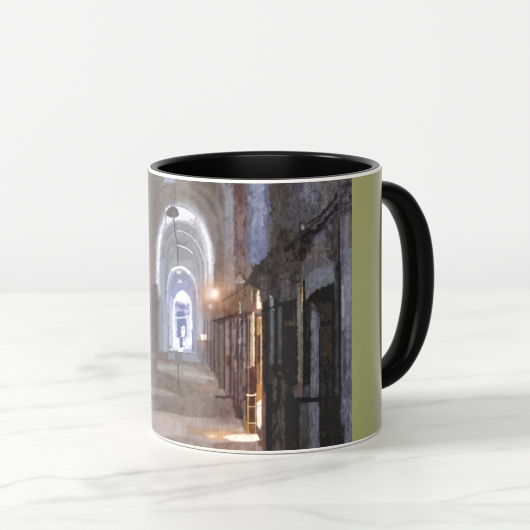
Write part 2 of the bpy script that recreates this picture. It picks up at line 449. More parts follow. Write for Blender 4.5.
    line([(253, 312), (253.2, 340), (253.4, 366)], 1.5, '#ead6bf', .95)
    line([(250.6, 318), (250.8, 366)], .9, '#d0b48f', .8)
    rect(254.6, 314, 257, 376, '#693930', .6)
    rect(256.2, 316.5, 261.8, 404, '#a8733f', .5, warp=.2)
    rect(256.8, 334, 260, 364, '#523c33', .9, a=.95)
    rect(256.8, 364, 260, 384, '#8f6040', 1.2, a=.7)
    line([(257.6, 317.4), (261, 317.4)], 1.2, '#f0dcc0', .9)
    line([(261, 317), (261.1, 400)], 1.5, '#efd0a4', .95)
    line([(258.4, 318), (258.4, 334)], 1.6, '#c99c62', .8)
    line([(244, 364), (245, 367.4), (252, 366.8)], .9, '#c4a671', .9)
    rect(246, 368, 256, 394, '#5a3733', .7)
    rect(251, 366, 256, 373, '#77403a', .7, warp=1.5)
    rect(243.5, 369, 246.5, 394, '#77666a', .8, a=.7)
    rect(248, 394, 256, 434, '#6e4a34', .6)
    rect(249.8, 396, 254.6, 405, '#4f3426', .8)
    rect(249.6, 409, 254.6, 421, '#5c3a26', .9)
    rect(249.6, 424, 254.6, 433, '#80583a', .8)
    poly([(256.2, 384), (261.2, 384), (261.4, 402), (256.4, 404)], '#bf7c3e', .7, warp=.2)
    poly([(256.4, 426), (260, 430), (262, 446), (257, 436)], '#7a4d33', .6)
    poly([(261.6, 312), (267, 312), (267.4, 390), (266.6, 450), (262.4, 450), (261.6, 420)], '#5f443a', .8)
    poly([(261.8, 300), (270, 300), (270, 392), (265, 395), (262.6, 380)], '#382823', .8)
    rect(262.4, 396, 265, 425, '#845749', .8, a=.7)
    poly([(257, 441), (262, 440), (263, 450), (259, 449)], '#6a463c', .7)
    spread(.05, .3, 1.5, 2.4, 64, .3, 1.4, keep=(252, 16))
    # ---- dark cells on the right
    poly([(266, 300), (352, 300), (352, 470), (266, 470)], '#312c2a', 1)
    rect(267, 384, 272.6, 460, '#1d1815', .8, warp=1.2)
    rect(269.2, 295, 274, 366, '#4b5053', .6)
    rect(270, 294.6, 273, 310, '#8b9095', .6)
    rect(270.2, 310, 272.6, 335, '#595e62', .7)
    blob(271.2, 295.6, 1.6, 1.5, '#e7e4e4', .8)
    rect(270.6, 345, 273.6, 362, '#535a60', .8, a=.8)
    rect(274.4, 298, 277.2, 375, '#1c1a1b', .6)
    rect(277.2, 306, 282, 380, '#4b4a4c', .8)
    rect(279, 312, 281, 345, '#5b5b5e', .7)
    rect(281.6, 310, 286, 380, '#302a28', .7, warp=1)
    rect(266, 364, 282, 372, '#2b2724', 1)
    rect(272, 376, 286, 460, '#3f393b', .9, warp=1.2)
    rect(274, 378, 278, 412, '#545053', .8)
    poly([(277, 374), (281, 374), (280.6, 398), (277.6, 410), (272, 413), (272, 410), (276, 406)], '#1d1a19', .6)
    rect(275.5, 414, 279.6, 452, '#4e474a', .9, warp=1.2)
    rect(280, 380, 284, 450, '#57494a', 1, a=.6, warp=1.5)
    rect(283.6, 300, 292, 322, '#1b1815', .8, warp=1)
    rect(283, 280, 294, 299, '#5a565c', 1.2, warp=1.2)
    rect(284.6, 320, 297, 326.5, '#46413a', .8)
    rect(285, 326, 293, 384, '#282320', .8, warp=1)
    rect(285, 335, 297, 385, '#4c4641', .4, a=.6, warp=1.5, speck=.6)
    rect(292, 327, 296.6, 384, '#39353f', .8)
    poly([(296.4, 284), (302.8, 281), (302.8, 384), (297, 384)], '#625d57', .6, warp=.4)
    rect(297.2, 286, 299.6, 330, '#78746f', .7)
    line([(301.6, 300), (301.8, 312)], 1, '#a39a90', .8)
    line([(304, 280), (304.3, 320), (304, 384)], 1.6, '#181413', .9)
    rect(304.8, 310, 310, 384, '#2c2927', .8, warp=1)
    # cell door tops
    poly([(303, 244), (334, 236), (334, 266), (318, 268), (304, 280)], '#57535a', 1.2, warp=1.5)
    poly([(306, 248), (330, 246), (332, 256), (310, 262)], '#625b59', 1.4, a=.8, warp=2)
    blob(318, 258, 14, 7, '#605a5b', .8)
    poly([(305, 278), (312, 270), (322, 267), (334, 261), (334.5, 281), (318, 288), (306, 296)], '#686a78', 1, warp=1.5)
    poly([(308, 280), (324, 270), (330, 268), (328, 276), (312, 286)], '#777a8b', 1.2, a=.6, warp=2)
    poly([(305.5, 301), (311, 293), (320, 288), (334.5, 281.5), (334.5, 306), (320, 303), (308, 302)], '#1b1816', .7, warp=1)
    rect(308, 302, 334, 322, '#3b3735', 1, warp=1)
    rect(311, 303, 315, 312, '#4d4e55', .8)
    rect(310, 310, 319.4, 396, '#565966', .7, warp=.6)
    rect(311.4, 312, 315.6, 330, '#6b6f7f', .9)
    rect(312, 332, 318, 378, '#62667a', .9, warp=1)
    rect(319.2, 326, 333, 390, '#38332f', .8)
    poly([(320, 322), (332.4, 319.4), (332.4, 323.6), (321, 326.4)], '#161210', .5, warp=.6)
    rect(322, 308, 332, 320, '#423e3a', 1)
    rect(331.8, 300, 335.4, 400, '#161311', .7)
    rect(334.6, 262, 340, 396, '#34343b', .7)
    rect(318, 360, 334, 396, '#2b2725', .5, a=.7, warp=1.5, speck=.5)
    # right end strip with pale lavender paint
    rect(340, 200, 353, 470, '#5d5d6b', .8, warp=.7)
    rect(341.6, 215, 352, 250, '#57555b', 1.2, warp=1)
    rect(344.5, 214, 348.6, 252, '#716f76', 1.1, a=.9)
    rect(343.6, 248, 352.4, 400, '#6c6f83', 1, warp=.7)
    rect(341.4, 284, 344, 318, '#8b8b94', .8)
    rect(346, 260, 350, 330, '#777a90', 1, a=.8)
    poly([(342.5, 338), (345.6, 338), (346, 372), (343.6, 385), (342.5, 384)], '#464857', .7, warp=1.2)
    rect(349, 300, 350.4, 395, '#5a5d72', .6, a=.7)
    rect(340.4, 380, 352, 455, '#54566a', 1, warp=1.5)
    rect(345, 398, 352, 455, '#66697f', 1, a=.8, warp=2, speck=.35)
    rect(340, 425, 344, 448, '#26252c', .8, warp=2)
    # dark uprights
    line([(338.8, 210), (338.6, 300), (340.2, 396)], 2.2, '#232225', .9)
    rect(334, 282, 338, 330, '#3f4048', .7, a=.8)
    # ---- lower right
    rect(285, 392, 299.4, 455, '#17130f', .8, warp=1.2)
    rect(293.6, 382, 303, 398, '#574a4c', .8)
    line([(303, 384), (303.2, 398)], 1, '#1b1715', .8)
    rect(303.8, 384, 310, 398, '#43424a', .8)
    rect(299, 402, 309.6, 455, '#444248', .8, warp=1.2)
    rect(300, 428, 308, 455, '#3a3634', .7, a=.8, warp=1.5)
    rect(309, 384, 319, 455, '#595b68', .8, warp=.8)
    rect(311, 404, 318, 430, '#61647a', 1, a=.7)
    rect(319, 396, 340.4, 455, '#191512', .8, warp=1)
    rect(321, 384, 338, 397, '#383740', .8, warp=1.5, speck=.4)
    rect(320, 398, 327, 440, '#45403e', .5, a=.6, warp=1.5, speck=.62)
    poly([(284, 432), (292, 428), (300, 434), (298, 455), (284, 455)], '#37322e', .8, a=.7, warp=2, speck=.45)
    # mottled paint and grime of the doors
    mottle(286, 326, 298, 384, '#171310', .62, .8, seed=81)
    mottle(303, 330, 311, 386, '#15120f', .6, .8, seed=83)
    mottle(304, 300, 336, 320, '#1b1816', .42, .6, seed=85)
    mottle(319, 356, 335, 397, '#1a1613', .55, .8, seed=87)
    mottle(320, 398, 340, 448, '#3c3838', .40, .6, 1.1, 3, seed=89)
    mottle(272, 384, 286, 450, '#231e1d', .5, .7, 1.2, 4, seed=91)
    mottle(266, 380, 274, 450, '#3f3733', .4, .6, seed=93)
    mottle(284, 404, 300, 450, '#3a3634', .38, .7, seed=95)
    mottle(340, 330, 353, 450, '#45465a', .48, .7, 1, 4, seed=97)
    mottle(340, 380, 353, 450, '#8083a0', .36, .5, 1, 3, seed=99)
    mottle(309, 312, 320, 448, '#77798c', .38, .5, 1, 5, seed=101)
    mottle(309, 312, 320, 448, '#3d3e47', .42, .6, 1, 4, seed=103)
    mottle(297, 286, 303, 384, '#8b8780', .4, .5, 1, 5, seed=105)
    mottle(232, 318, 250, 400, '#40353a', .45, .6, 1, 6, seed=107)
    spread(.04, .42, 1.4, 2.6, 65, .3, 1.5, keep=(252, 16))
    # ---- cornice rising to the upper right
    poly([(252, 272), (264, 258), (275, 244), (280, 232), (290, 228), (300, 232), (310, 224), (322, 212), (336, 194), (344, 182), (353, 176), (353, 208), (342, 216), (330, 232), (318, 244), (306, 256), (296, 276), (292, 300), (276, 300), (262, 290), (250, 284)], '#3f3a39', 1, warp=1.8)
    poly([(268, 262), (282, 250), (296, 250), (302, 262), (290, 276), (274, 274)], '#4a4442', 1, a=.8, warp=2)
    poly([(300, 240), (318, 224), (336, 204), (344, 196), (346, 206), (332, 222), (318, 236), (304, 250)], '#37333a', .9, a=.9, warp=2)
    rect(260, 276, 267, 302, '#5d5157', 1.1, a=.8)
    rect(280, 274, 290, 300, '#575258', 1.2, warp=1.2)
    poly([(284, 254), (300, 243), (316, 232), (332, 215), (346, 203), (346, 197), (334, 205), (320, 219), (304, 233), (288, 245)], '#242128', .8, a=.85, warp=2.2, speck=.33)
    line(spline([(300, 227), (311, 221), (322, 214), (332, 202), (340, 191), (348, 180)]), 2, '#2b282a', .9, warp=1)
    line(spline([(312, 228), (324, 217), (333, 206), (341, 198)]), 2.2, '#66625c', .8, warp=2)
    line(spline([(326, 225), (336, 212), (344, 206)]), 1.6, '#565360', .7, warp=2)
    rect(298.6, 222.5, 305.6, 232, '#343139', .8)
    rect(300.6, 224, 304, 230, '#8c8a98', .7, warp=.3)
    poly([(339, 182), (352, 176), (353, 214), (341, 216), (337, 200)], '#55525a', 1, a=.8, warp=2)
    line(spline([(341, 210), (341, 198), (345, 193), (350, 194), (349, 201), (344, 204)]), 1.4, '#2f2c31', .8, warp=1.2)
    line(spline([(344, 184), (348, 188), (352, 183)]), 1.3, '#343136', .8, warp=1.2)
    line(spline([(343, 201), (347, 197.5), (348, 200)]), 1.2, '#7a7780', .7, warp=1)
    poly([(313, 240), (318, 232), (326, 229), (325, 240), (314, 246)], '#5d5e6e', .9, warp=1)
    poly([(326, 232), (337, 220), (338, 262), (326, 258)], '#403c3d', 1, a=.9, warp=1.5)
    rect(328, 224, 333, 230, '#6d6b74', 1, a=.6, warp=1.5)
    rect(284, 242, 306, 262, '#171413', .5, a=.75, warp=1.5, speck=.6)
    rect(286, 232, 300, 246, '#6b6245', .6, a=.35, warp=1.5, speck=.6)
    rect(281, 228, 290, 242, '#37342f', 1, a=.7, warp=2)
    blob(346, 263, 1.3, 1.6, '#3a3942', .8)
    mottle(270, 186, 300, 240, '#3f3b39', .42, .6, seed=111)
    mottle(300, 184, 336, 214, '#82828f', .40, .5, seed=113)
    mottle(300, 184, 340, 222, '#45434a', .42, .6, seed=115)
    mottle(284, 240, 306, 260, '#1d1a19', .5, .6, seed=117)
    mottle(306, 238, 336, 262, '#79757a', .40, .5, seed=119)
    mottle(306, 262, 336, 290, '#4f505b', .40, .6, seed=121)
    mottle(262, 262, 304, 300, '#2c2725', .42, .6, seed=123)
    mottle(234, 272, 262, 300, '#4a3e38', .38, .6, seed=125)
    mottle(336, 178, 353, 214, '#29272c', .46, .7, seed=127)
    mottle(248, 180, 268, 262, '#5f6480', .40, .45, 1.2, 4, seed=129)
    mottle(234, 180, 247, 272, '#54474a', .42, .45, 1.2, 4, seed=131)
    spread(.05, .30, 1.2, 2.0, 66, .4, 1.2, keep=(252, 16))
    # row of cell doors going back: jamb, opening, jamb
    for i, (x, t, b_, w_) in enumerate([(204.4, 322, 358, 1.0), (207.4, 320, 364, 1.2), (210.8, 320, 369, 1.3), (214.6, 319, 376, 1.5), (219.2, 318.6, 383, 1.7),
                                        (224.4, 317.6, 390, 2.0), (230.4, 316.4, 398, 2.2), (237.4, 315.4, 408, 2.4), (246.4, 314, 420, 2.2)]):
        line([(x, t), (x, b_)], w_*.75, ['#4a4044', '#55494b', '#443a3c'][i % 3], .35+.05*i, .5, .3)
        line([(x+w_*.9, t+2), (x+w_*.9, b_-3)], w_*.45, ['#93868a', '#857a80', '#9a8c8e'][i % 3], .35+.04*i, .5, .3)
    line(spline([(213, 321), (224, 318), (238, 315), (250, 312.6)]), 1.6, '#4d3635', .75, .6)
    line(spline([(262, 311), (274, 307), (284, 303), (296, 300)]), 2.2, '#1d1816', .85, .6)
    line(spline([(222, 301), (234, 294), (246, 286), (256, 278), (270, 268)]), 1.2, '#41372f', .4, .9)
    line(spline([(224, 305), (236, 298), (248, 291)]), 1.0, '#8a7160', .6, .7)
    # straight frames on the near doors
    for x, t, b_, w_, c, a in [(266.6, 300, 446, 1.2, '#1b1614', .9), (275.8, 300, 372, 1.6, '#141212', .85), (283.4, 306, 380, 1.4, '#1a1615', .8),
                               (296, 300, 384, 1.0, '#17131a', .8), (303.9, 282, 386, 1.3, '#100e0e', .9), (309.4, 312, 400, 1.0, '#1b1a1e', .8),
                               (319.6, 330, 396, 1.2, '#191615', .85), (332.8, 306, 396, 2.0, '#120f0e', .85), (340.2, 262, 396, 1.2, '#1f1e22', .8),
                               (271.6, 302, 362, 1.3, '#74797d', .6), (299.4, 288, 380, 1.6, '#7d7871', .6), (314.6, 316, 394, 1.6, '#74788a', .55),
                               (343, 286, 330, 1.2, '#9494a0', .6), (336.6, 300, 392, 1.6, '#41414c', .7), (351, 250, 440, 1.2, '#6f7288', .6)]:
        line([(x, t), (x+.2, (t+b_)/2), (x, b_)], w_, c, a, .5, .35)
    # the lamp, its rod and the near arch once more, clean
    poly(spline([(170.4, 207), (173.5, 206.2), (177, 209), (178.6, 214.6), (173, 217), (166.4, 214.2), (167.6, 209.5), (170.4, 207)]), '#8f8b8c', .5, warp=.1)
    line([(174, 217), (174.6, 231), (177.6, 243), (177.8, 266)], .7, '#77757e', .7, .5, .1)
    line(spline([(177.4, 245), (183, 246.5), (188, 249), (192.5, 253.5)]), .9, '#f2f3f8', .9, .6, .1)
    # crisp last touches
    poly([(186, 426), (205, 428), (250, 431), (250, 436), (205, 437), (188, 433)], '#ae9784', 1.4, a=.8)
    poly([(202, 433), (216, 431), (232, 432), (226, 442), (212, 440)], '#cdb096', 1.3, a=.9)
    blob(212, 436, 5, 1.6, '#eedcc6', .8)
    poly([(222, 436.5), (236, 434), (257, 434), (260.5, 440), (250, 442), (232, 441)], '#f6f1ec', .7, warp=.5)
    poly([(213, 444), (232, 441.5), (252, 442.5), (262, 447), (262, 470), (213, 470)], '#93807e', 1)
    line([(248, 394), (248.2, 435)], 1.2, '#c69550', .95, warp=.2)
    line([(255.5, 393), (255.6, 435)], .9, '#d5aa78', .8, warp=.2)
    line([(247, 394.8), (251, 395.6), (255.8, 394.6)], 1.5, '#f1e6d8', .95)
    line([(248.4, 406.6), (256, 406.8)], .9, '#dcb58a', .9)
    line([(248.4, 423), (255.6, 423)], 1.1, '#ecc9a0', .9)
    poly([(215, 396), (232, 395.6), (232, 398.4), (215, 398.4)], '#594c50', .7)
    poly([(236, 280.8), (244.6, 280.6), (245.2, 282), (240, 282.8), (235.2, 282)], '#f5f1ec', .7, warp=.3)
    poly([(238, 276.5), (241, 276.5), (245, 281.6), (240, 282.8), (235.4, 281.8)], '#948c8a', .9, warp=.3)
    poly([(256.8, 403), (261.4, 399), (261.8, 424), (260, 430), (256.8, 425)], '#f4e7db', .7, warp=.3)
    line([(302.2, 288), (302.2, 301)], 1, '#d2ab82', .9)
    poly([(297, 398), (320, 397), (320, 402), (298, 402.6)], '#15110f', .6, warp=.7)
#PAINT_END
paint()

# fibres, flakes and flat patches of the poster-like picture
lum = IMG.mean(-1)
q1 = np.floor(vnoise(3.2, 4.5, seed=21)*4)/3-.5
q2 = np.floor(vnoise(1.5, 2.2, seed=22)*3)/2-.5
q3 = vnoise(.8, 1.2, seed=23)-.5
q4 = np.floor(vnoise(2.0, 16, seed=24)*4)/3-.5
right = np.clip((gx-205)/40, 0, 1)
amp = .015+.035*right
IMG += ((q1*1.0+q2*.35+q3*.12+q4*.9)*amp*(.55+lum))[..., None]
IMG += (q1*right*.008)[..., None]*np.array([1, -.2, -1], np.float32)
flk = (vnoise(1.1, 1.3, seed=30) > .86) & (vnoise(7, seed=31) > .45)
IMG = IMG*(1-.2*(box((flk*right).astype(np.float32), 1))[..., None])
flk = (vnoise(1.0, 1.6, seed=32) > .88) & (vnoise(8, seed=33) > .5)
IMG = IMG+(.06*(flk*right)[..., None])*(.4+lum[..., None])
gray = IMG @ np.array([.3, .59, .11], np.float32)
IMG = gray[..., None]+(IMG-gray[..., None])*(1.0+.02*np.clip((gx-200)/20, 0, 1)-.22*np.exp(-((gx-256)/9)**2))[..., None]
wm = np.exp(-((gx-234)/24)**2)*np.clip((gy-240)/40, 0, 1)+.6*np.clip((gy-355)/25, 0, 1)*np.clip((266-gx)/6, 0, 1)
IMG = IMG+(wm*(.3+gray))[..., None]*np.array([.030, .004, -.018], np.float32)
rr = np.clip((gx-262)/14, 0, 1)[..., None]
cool = np.clip(IMG[..., 2:]-IMG[..., :1], 0, 1)*np.clip((gx-285)/20, 0, 1)[..., None]
IMG = IMG-cool*np.array([-.08, -.03, .33], np.float32)
IMG = IMG-rr*(.022+.03*np.clip(IMG, 0, .5))*(IMG < .62)
IMG = np.clip(IMG, .01, 1)
# the poster look: flat patches, crisp against each other
lv = 17
Y_ = (IMG @ np.array([.3, .59, .11], np.float32))
Yq = np.round(Y_*lv+(vnoise(2.2, 3.2, seed=50)-.5)*.7+(vnoise(5, 7, seed=51)-.5)*.6)/lv
IMG = IMG+((Yq-Y_)*(.55+.25*np.clip((gx-205)/40, 0, 1)))[..., None]
for ch in range(3):
    IMG[..., ch] = box(IMG[..., ch], 1)

LIN = np.where(IMG <= .04045, IMG/12.92, ((IMG+.055)/1.055)**2.4)

def sample(px, py):
    fx = np.clip((px-X0)*K, 0, W-1.01); fy = np.clip((py-Y0)*K, 0, Hh-1.01)
    ix, iy = fx.astype(int), fy.astype(int); tx, ty = (fx-ix)[..., None], (fy-iy)[..., None]
    return (LIN[iy, ix]*(1-tx)+LIN[iy, ix+1]*tx)*(1-ty)+(LIN[iy+1, ix]*(1-tx)+LIN[iy+1, ix+1]*tx)*ty

# ------------------------------------------------------------------ mug
mug = bpy.data.objects.new('mug', None); COL.objects.link(mug)
mug['label'] = 'ceramic mug with a printed prison corridor picture, olive side band and black handle'
mug['category'] = 'mug'

prof = [(0, 2.2), (34.0, 2.2), (35.2, 1.2), (36.2, .25), (37.4, 0), (38.6, .12)]
prof += arc(38.9, 2.1, 2.1, -62, -8, 8)
prof += [(41.0, 2.6), (41.0, 48), (41.0, 92.9)]
prof += arc(39.25, 93.2, 1.75, 4, 64, 10)
body = lathe('body', prof, M_white, mug)

pin = arc(39.25, 93.2, 1.80, 58, 180, 18)
pin = [(r, z) for r, z in pin]
pin += [(37.35, 90), (37.2, 60), (37.1, 22)] + arc(30.1, 14, 7.0, 0, -90, 12) + [(0.01, 6.8)]
lining = lathe('interior', pin, M_black, mug)

# printed picture: fine grid in angle x height, 0.04 mm proud of the wall
TH_EDGE = math.asin((352-265.74+1.0)/(2541.7*41/860))      # first guess, refined just below
for _ in range(20):
    x, _y = photo_xy([R_MUG*math.sin(TH_EDGE), -R_MUG*math.cos(TH_EDGE), 50]); TH_EDGE += (351.9-x)/130
RP = R_MUG+.04
th = np.concatenate([np.radians(np.arange(-150, -92, 1.0)), np.linspace(math.radians(-92), TH_EDGE, 600)])
zz = np.linspace(Z_BOT, Z_TOP, 560)
T, Z = np.meshgrid(th, zz)
P = np.stack([RP*np.sin(T), -RP*np.cos(T), Z], -1)
TM = np.where(T < math.radians(-84), math.radians(-168)-T, T)      # beyond the visible edge the vault repeats mirrored
PX, PY = photo_xy(np.stack([R_MUG*np.sin(TM), -R_MUG*np.cos(TM), Z], -1))
# the colours were read off the lit mug: divide by the light that falls on each side of it to get the ink itself
LIGHT_ON = np.interp(PX, [155, 160, 185, 230, 290, 345], [1.66, 1.56, 1.5, 1.36, 1.16, 1.02])
inkcol = np.clip((sample(PX, PY)-np.interp(PX, [150, 158, 185, 300, 352], [.06, .032, .015, .009, .012])[..., None])/LIGHT_ON[..., None], .002, .85)
pic = grid_mesh('printed_picture', P, M_print, mug)
ca = pic.data.color_attributes.new('ink', 'FLOAT_COLOR', 'POINT')
buf = np.ones((inkcol.shape[0]*inkcol.shape[1], 4), np.float32); buf[:, :3] = inkcol.reshape(-1, 3)
ca.data.foreach_set('color', buf.reshape(-1))
pic['label'] = 'dim prison corridor with lit arched vault printed on the mug'

def band(name, a0, a1):
    t = np.linspace(a0, a1, 80); z = np.linspace(Z_BOT, Z_TOP, 12)
    TT, ZZ = np.meshgrid(t, z)
    return grid_mesh(name, np.stack([RP*np.sin(TT), -RP*np.cos(TT), ZZ], -1), M_olive, mug)
ob = band('olive_band', TH_EDGE, math.radians(110)); ob['label'] = 'plain olive green printed band right of the picture'
ob2 = band('olive_band', math.radians(134), math.radians(210)); ob2['label'] = 'olive green printed band on the far side of the handle'

# handle: swept between an outer and an inner outline, pointing right and a little to the back
AZ = math.radians(122); TANG = np.array([-math.cos(AZ), -math.sin(AZ), 0])
RAD = np.array([math.sin(AZ), -math.cos(AZ), 0])
OUT = [(38.6, 85.4), (42.6, 85.6), (45.8, 85.7), (49.4, 85.4), (53.1, 84.6), (56.9, 82.8), (60.4, 80.0), (63.5, 75.9), (66.3, 70.9), (67.9, 66.5), (69.2, 60.7), (69.9, 54.3), (70.1, 46.8), (69.5, 38.3), (68.3, 31.6), (66.6, 26.2), (64.3, 21.6), (61.5, 17.4), (58.6, 14.1), (55.2, 11.6), (51.8, 9.9), (48.9, 9.0), (45.0, 8.3), (41.7, 8.1), (38.6, 8.0)]
INN = [(38.6, 79.4), (43.1, 79.3), (46.5, 78.9), (50.9, 77.4), (55.0, 74.4), (57.9, 70.2), (59.8, 66.2), (61.1, 61.7), (61.9, 56.8), (62.3, 51.6), (62.4, 46.3), (62.0, 40.4), (60.9, 34.5), (58.9, 27.9), (56.9, 23.9), (54.5, 20.9), (51.9, 18.8), (49.0, 17.5), (45.9, 16.7), (43.0, 16.4), (38.6, 16.5)]
def resample(pts, n):
    p = np.array(spline(pts, 12)); d = np.r_[0, np.cumsum(np.hypot(*np.diff(p, axis=0).T))]
    t = np.linspace(0, d[-1], n)
    return np.stack([np.interp(t, d, p[:, 0]), np.interp(t, d, p[:, 1])], 1)
NR, NS = 180, 48
outer, inner = resample(OUT, NR), resample(INN, NR)
rows = []
for i, (o_, i_) in enumerate(zip(outer, inner)):
    u = i/(NR-1)
    w = 6.2+1.0*abs(2*u-1)**6
    mid = (o_+i_)/2; hv = (o_-i_)/2; hv = hv+np.array([1.35, 0])*hv[0]/np.hypot(*hv)
    row = []
    for k in range(NS):
        a = 2*math.pi*k/NS
        c, s = math.cos(a), math.sin(a); e = .85
        c2 = math.copysign(abs(c)**e, c); s2 = math.copysign(abs(s)**e, s)
        rz = mid+hv*c2
        row.append(RAD*rz[0]+np.array([0, 0, rz[1]])+TANG*(w*s2))
    rows.append(row)
handle = grid_mesh('handle', np.array(rows), M_handle, mug, closed_u=True)

# ------------------------------------------------------------------ marble table top
xs = np.concatenate([np.linspace(-900, -175, 24)[:-1], np.arange(-175, 175.1, .6), np.linspace(175, 900, 24)[1:]])
ys = np.concatenate([np.linspace(-420, -150, 12)[:-1], np.arange(-150, -105.2, .9), [-105.05, -104.95], np.arange(-104.2, 280, .9), [280.0]])
XX, YY = np.meshgrid(xs, ys)
TP = np.stack([XX, YY, np.zeros_like(XX)], -1)
TX, TY = photo_xy(TP)
def fnoise(x, y, sx, sy, seed):
    r = np.random.default_rng(seed); L = r.random((256, 256)).astype(np.float32)
    fx, fy = x/sx+100, y/sy+100; ix, iy = np.floor(fx).astype(int), np.floor(fy).astype(int)
    tx, ty = fx-ix, fy-iy; tx = tx*tx*(3-2*tx); ty = ty*ty*(3-2*ty); ix %= 256; iy %= 256; jx, jy = (ix+1) % 256, (iy+1) % 256
    return (L[iy, ix]*(1-tx)+L[iy, jx]*tx)*(1-ty)+(L[jy, ix]*(1-tx)+L[jy, jx]*tx)*ty
VEINS_SHADE = [  # measured course (veins and one painted shadow edge), half width (mm across the table), strength
    ([(-20, 389), (0, 387), (40, 384.5), (75, 380), (110, 376), (150, 372), (190, 368)], 2.2, .5),
    ([(78, 369.5), (92, 367.5), (104, 368.5), (118, 367.5)], 3.4, 1.5), ([(96, 374), (112, 373), (124, 371)], 3, .8),
    ([(98, 357), (116, 354.5), (128, 355.5), (152, 356)], 3.6, 1.7),
    ([(40, 332), (60, 331), (80, 332)], 4, .35),
    ([(-20, 412), (20, 408), (50, 406), (90, 402), (130, 394), (160, 391)], 2.4, .45),
    ([(-20, 438), (0, 434.5), (40, 430), (75, 427), (110, 423)], 2, .4),
    ([(-20, 497), (0, 488), (30, 478.5), (52, 476.6), (62, 478.2), (76, 479.8), (100, 478.4), (122, 474.2), (150, 471.5), (180, 468), (215, 465), (245, 462), (280, 458.5), (312, 455)], 1.1, 1.35),
    ([(100, 478.6), (122, 474.4), (150, 471.7), (180, 468.2)], 3.0, .9),
    ([(20, 505), (60, 500), (100, 497.5), (130, 494), (155, 493.5), (185, 489.5), (205, 487.5), (225, 484), (262, 476), (300, 470), (335, 464), (372, 458)], 3.0, .95),
    ([(84, 484), (104, 487), (128, 485), (150, 488)], 6, .8), ([(150, 482), (200, 476), (240, 474), (290, 466)], 4, .4),
    ([(150, 505), (180, 498), (214, 492), (250, 484.5), (282, 479), (310, 473), (345, 466)], 2.8, .8),
    ([(185, 489), (206, 487)], 2.4, .9), ([(272, 480.5), (290, 478)], 2.2, 1.0),
    ([(255, 479), (300, 468), (340, 458), (381, 452)], 1.0, .4),
    ([(376, 463), (400, 459.5), (424, 456), (470, 452), (540, 446)], 1.1, .55),
    ([(432, 504), (446, 501.5), (470, 496), (492, 491), (540, 485)], 1.6, .75),
    ([(381, 413), (392, 407.5), (420, 404.5), (455, 399.5), (490, 397.5), (540, 396.5)], 2.2, .9),  # upper edge of the mug's shadow painted into the stone, partly vein
    ([(395, 380), (440, 378), (500, 374), (540, 371)], 3, .3),
    ([(410, 428), (450, 424), (500, 417), (540, 414)], 2.5, .35),
    ([(440, 340), (480, 336), (520, 338)], 5, .2), ([(400, 318), (460, 313), (540, 310)], 6, .2),
]
wob = (fnoise(TX, TY, 9, 4, 1)-.5)*1.3+(fnoise(TX, TY, 3, 2, 2)-.5)*.7
brk = .35+.9*fnoise(TX, TY, 22, 9, 3)
VE = np.zeros_like(XX)
FRONT = YY < -105.0
mmpy = CAM_D/CAM_F/math.sin(CAM_EL+.03)
for pts, hw, st in VEINS_SHADE:
    p = np.array(spline(pts, 5)); o_ = np.argsort(p[:, 0]); p = p[o_]
    yv = np.interp(TX, p[:, 0], p[:, 1])
    inside = np.clip((TX-p[0, 0]+6)/14, 0, 1)*np.clip((p[-1, 0]+6-TX)/14, 0, 1)
    d = np.abs(TY-yv+wob)*mmpy/ (hw*1.5)
    VE = VE+st*inside*brk*(np.exp(-d*d*1.2)*.7+.3*np.exp(-d*.35))
VE[FRONT] = 0
for pts, hw, st in [([(150, 512), (240, 508), (262, 506), (300, 510), (330, 518), (352, 522), (380, 524)], 2.2, .55),
                    ([(440, 509), (470, 514), (500, 520), (540, 523)], 2.4, .5), ([(380, 527), (430, 521), (470, 523), (540, 515)], 2, .35),
                    ([(-20, 522), (60, 519), (120, 523)], 3, .22), ([(440, 506), (470, 505), (540, 504.5)], 1.4, .5)]:
    p = np.array(spline(pts, 5)); yv = np.interp(TX, p[:, 0], p[:, 1])
    d = np.abs(TY-yv+wob)*mmpy/(hw*1.5)
    VE += FRONT*st*np.clip((TX-p[0, 0]+6)/14, 0, 1)*np.clip((p[-1, 0]+6-TX)/14, 0, 1)*brk*(np.exp(-d*d*1.2)*.7+.3*np.exp(-d*.35))
VE += FRONT*.25
M_marble, nt, b = new_mat('white_marble')
va = nt.nodes.new('ShaderNodeAttribute'); va.attribute_name = 'vein_shade'
v = objcoord(nt, 1, 2.2, 1, .12)
cl = noise_node(nt, 7, 5, .6, v, .8)
fine = noise_node(nt, 30, 6, .65, v, 1.2)
def mathn(op, a, b_=None, clamp=False):
    n = nt.nodes.new('ShaderNodeMath'); n.operation = op; n.use_clamp = clamp
    for i, q in enumerate((a, b_)):
        if q is None: continue
        if isinstance(q, (int, float)): n.inputs[i].default_value = q
        else: nt.links.new(q, n.inputs[i])
    return n.outputs[0]
soft = mathn('MULTIPLY', mathn('ABSOLUTE', mathn('SUBTRACT', fine.outputs['Fac'], .5)), 14)
soft = mathn('MULTIPLY', mathn('SUBTRACT', 1.0, soft, True), .045)
cloud = mathn('MULTIPLY', mathn('SUBTRACT', cl.outputs['Fac'], .5, True), .28)
tot = mathn('ADD', mathn('ADD', mathn('MULTIPLY', va.outputs['Fac'], .42), soft), cloud, True)
MARBLE = ramp(nt, tot, [(0, (.88, .88, .866)), (.25, (.75, .75, .74)), (1, (.52, .52, .525))])
nt.links.new(MARBLE, b.inputs['Base Color'])
b.inputs['Roughness'].default_value = .32; b.inputs['Specular IOR Level'].default_value = .35
mixr = mathn('ADD', mathn('MULTIPLY', fine.outputs['Fac'], .12), .30)
nt.links.new(mixr, b.inputs['Roughness'])

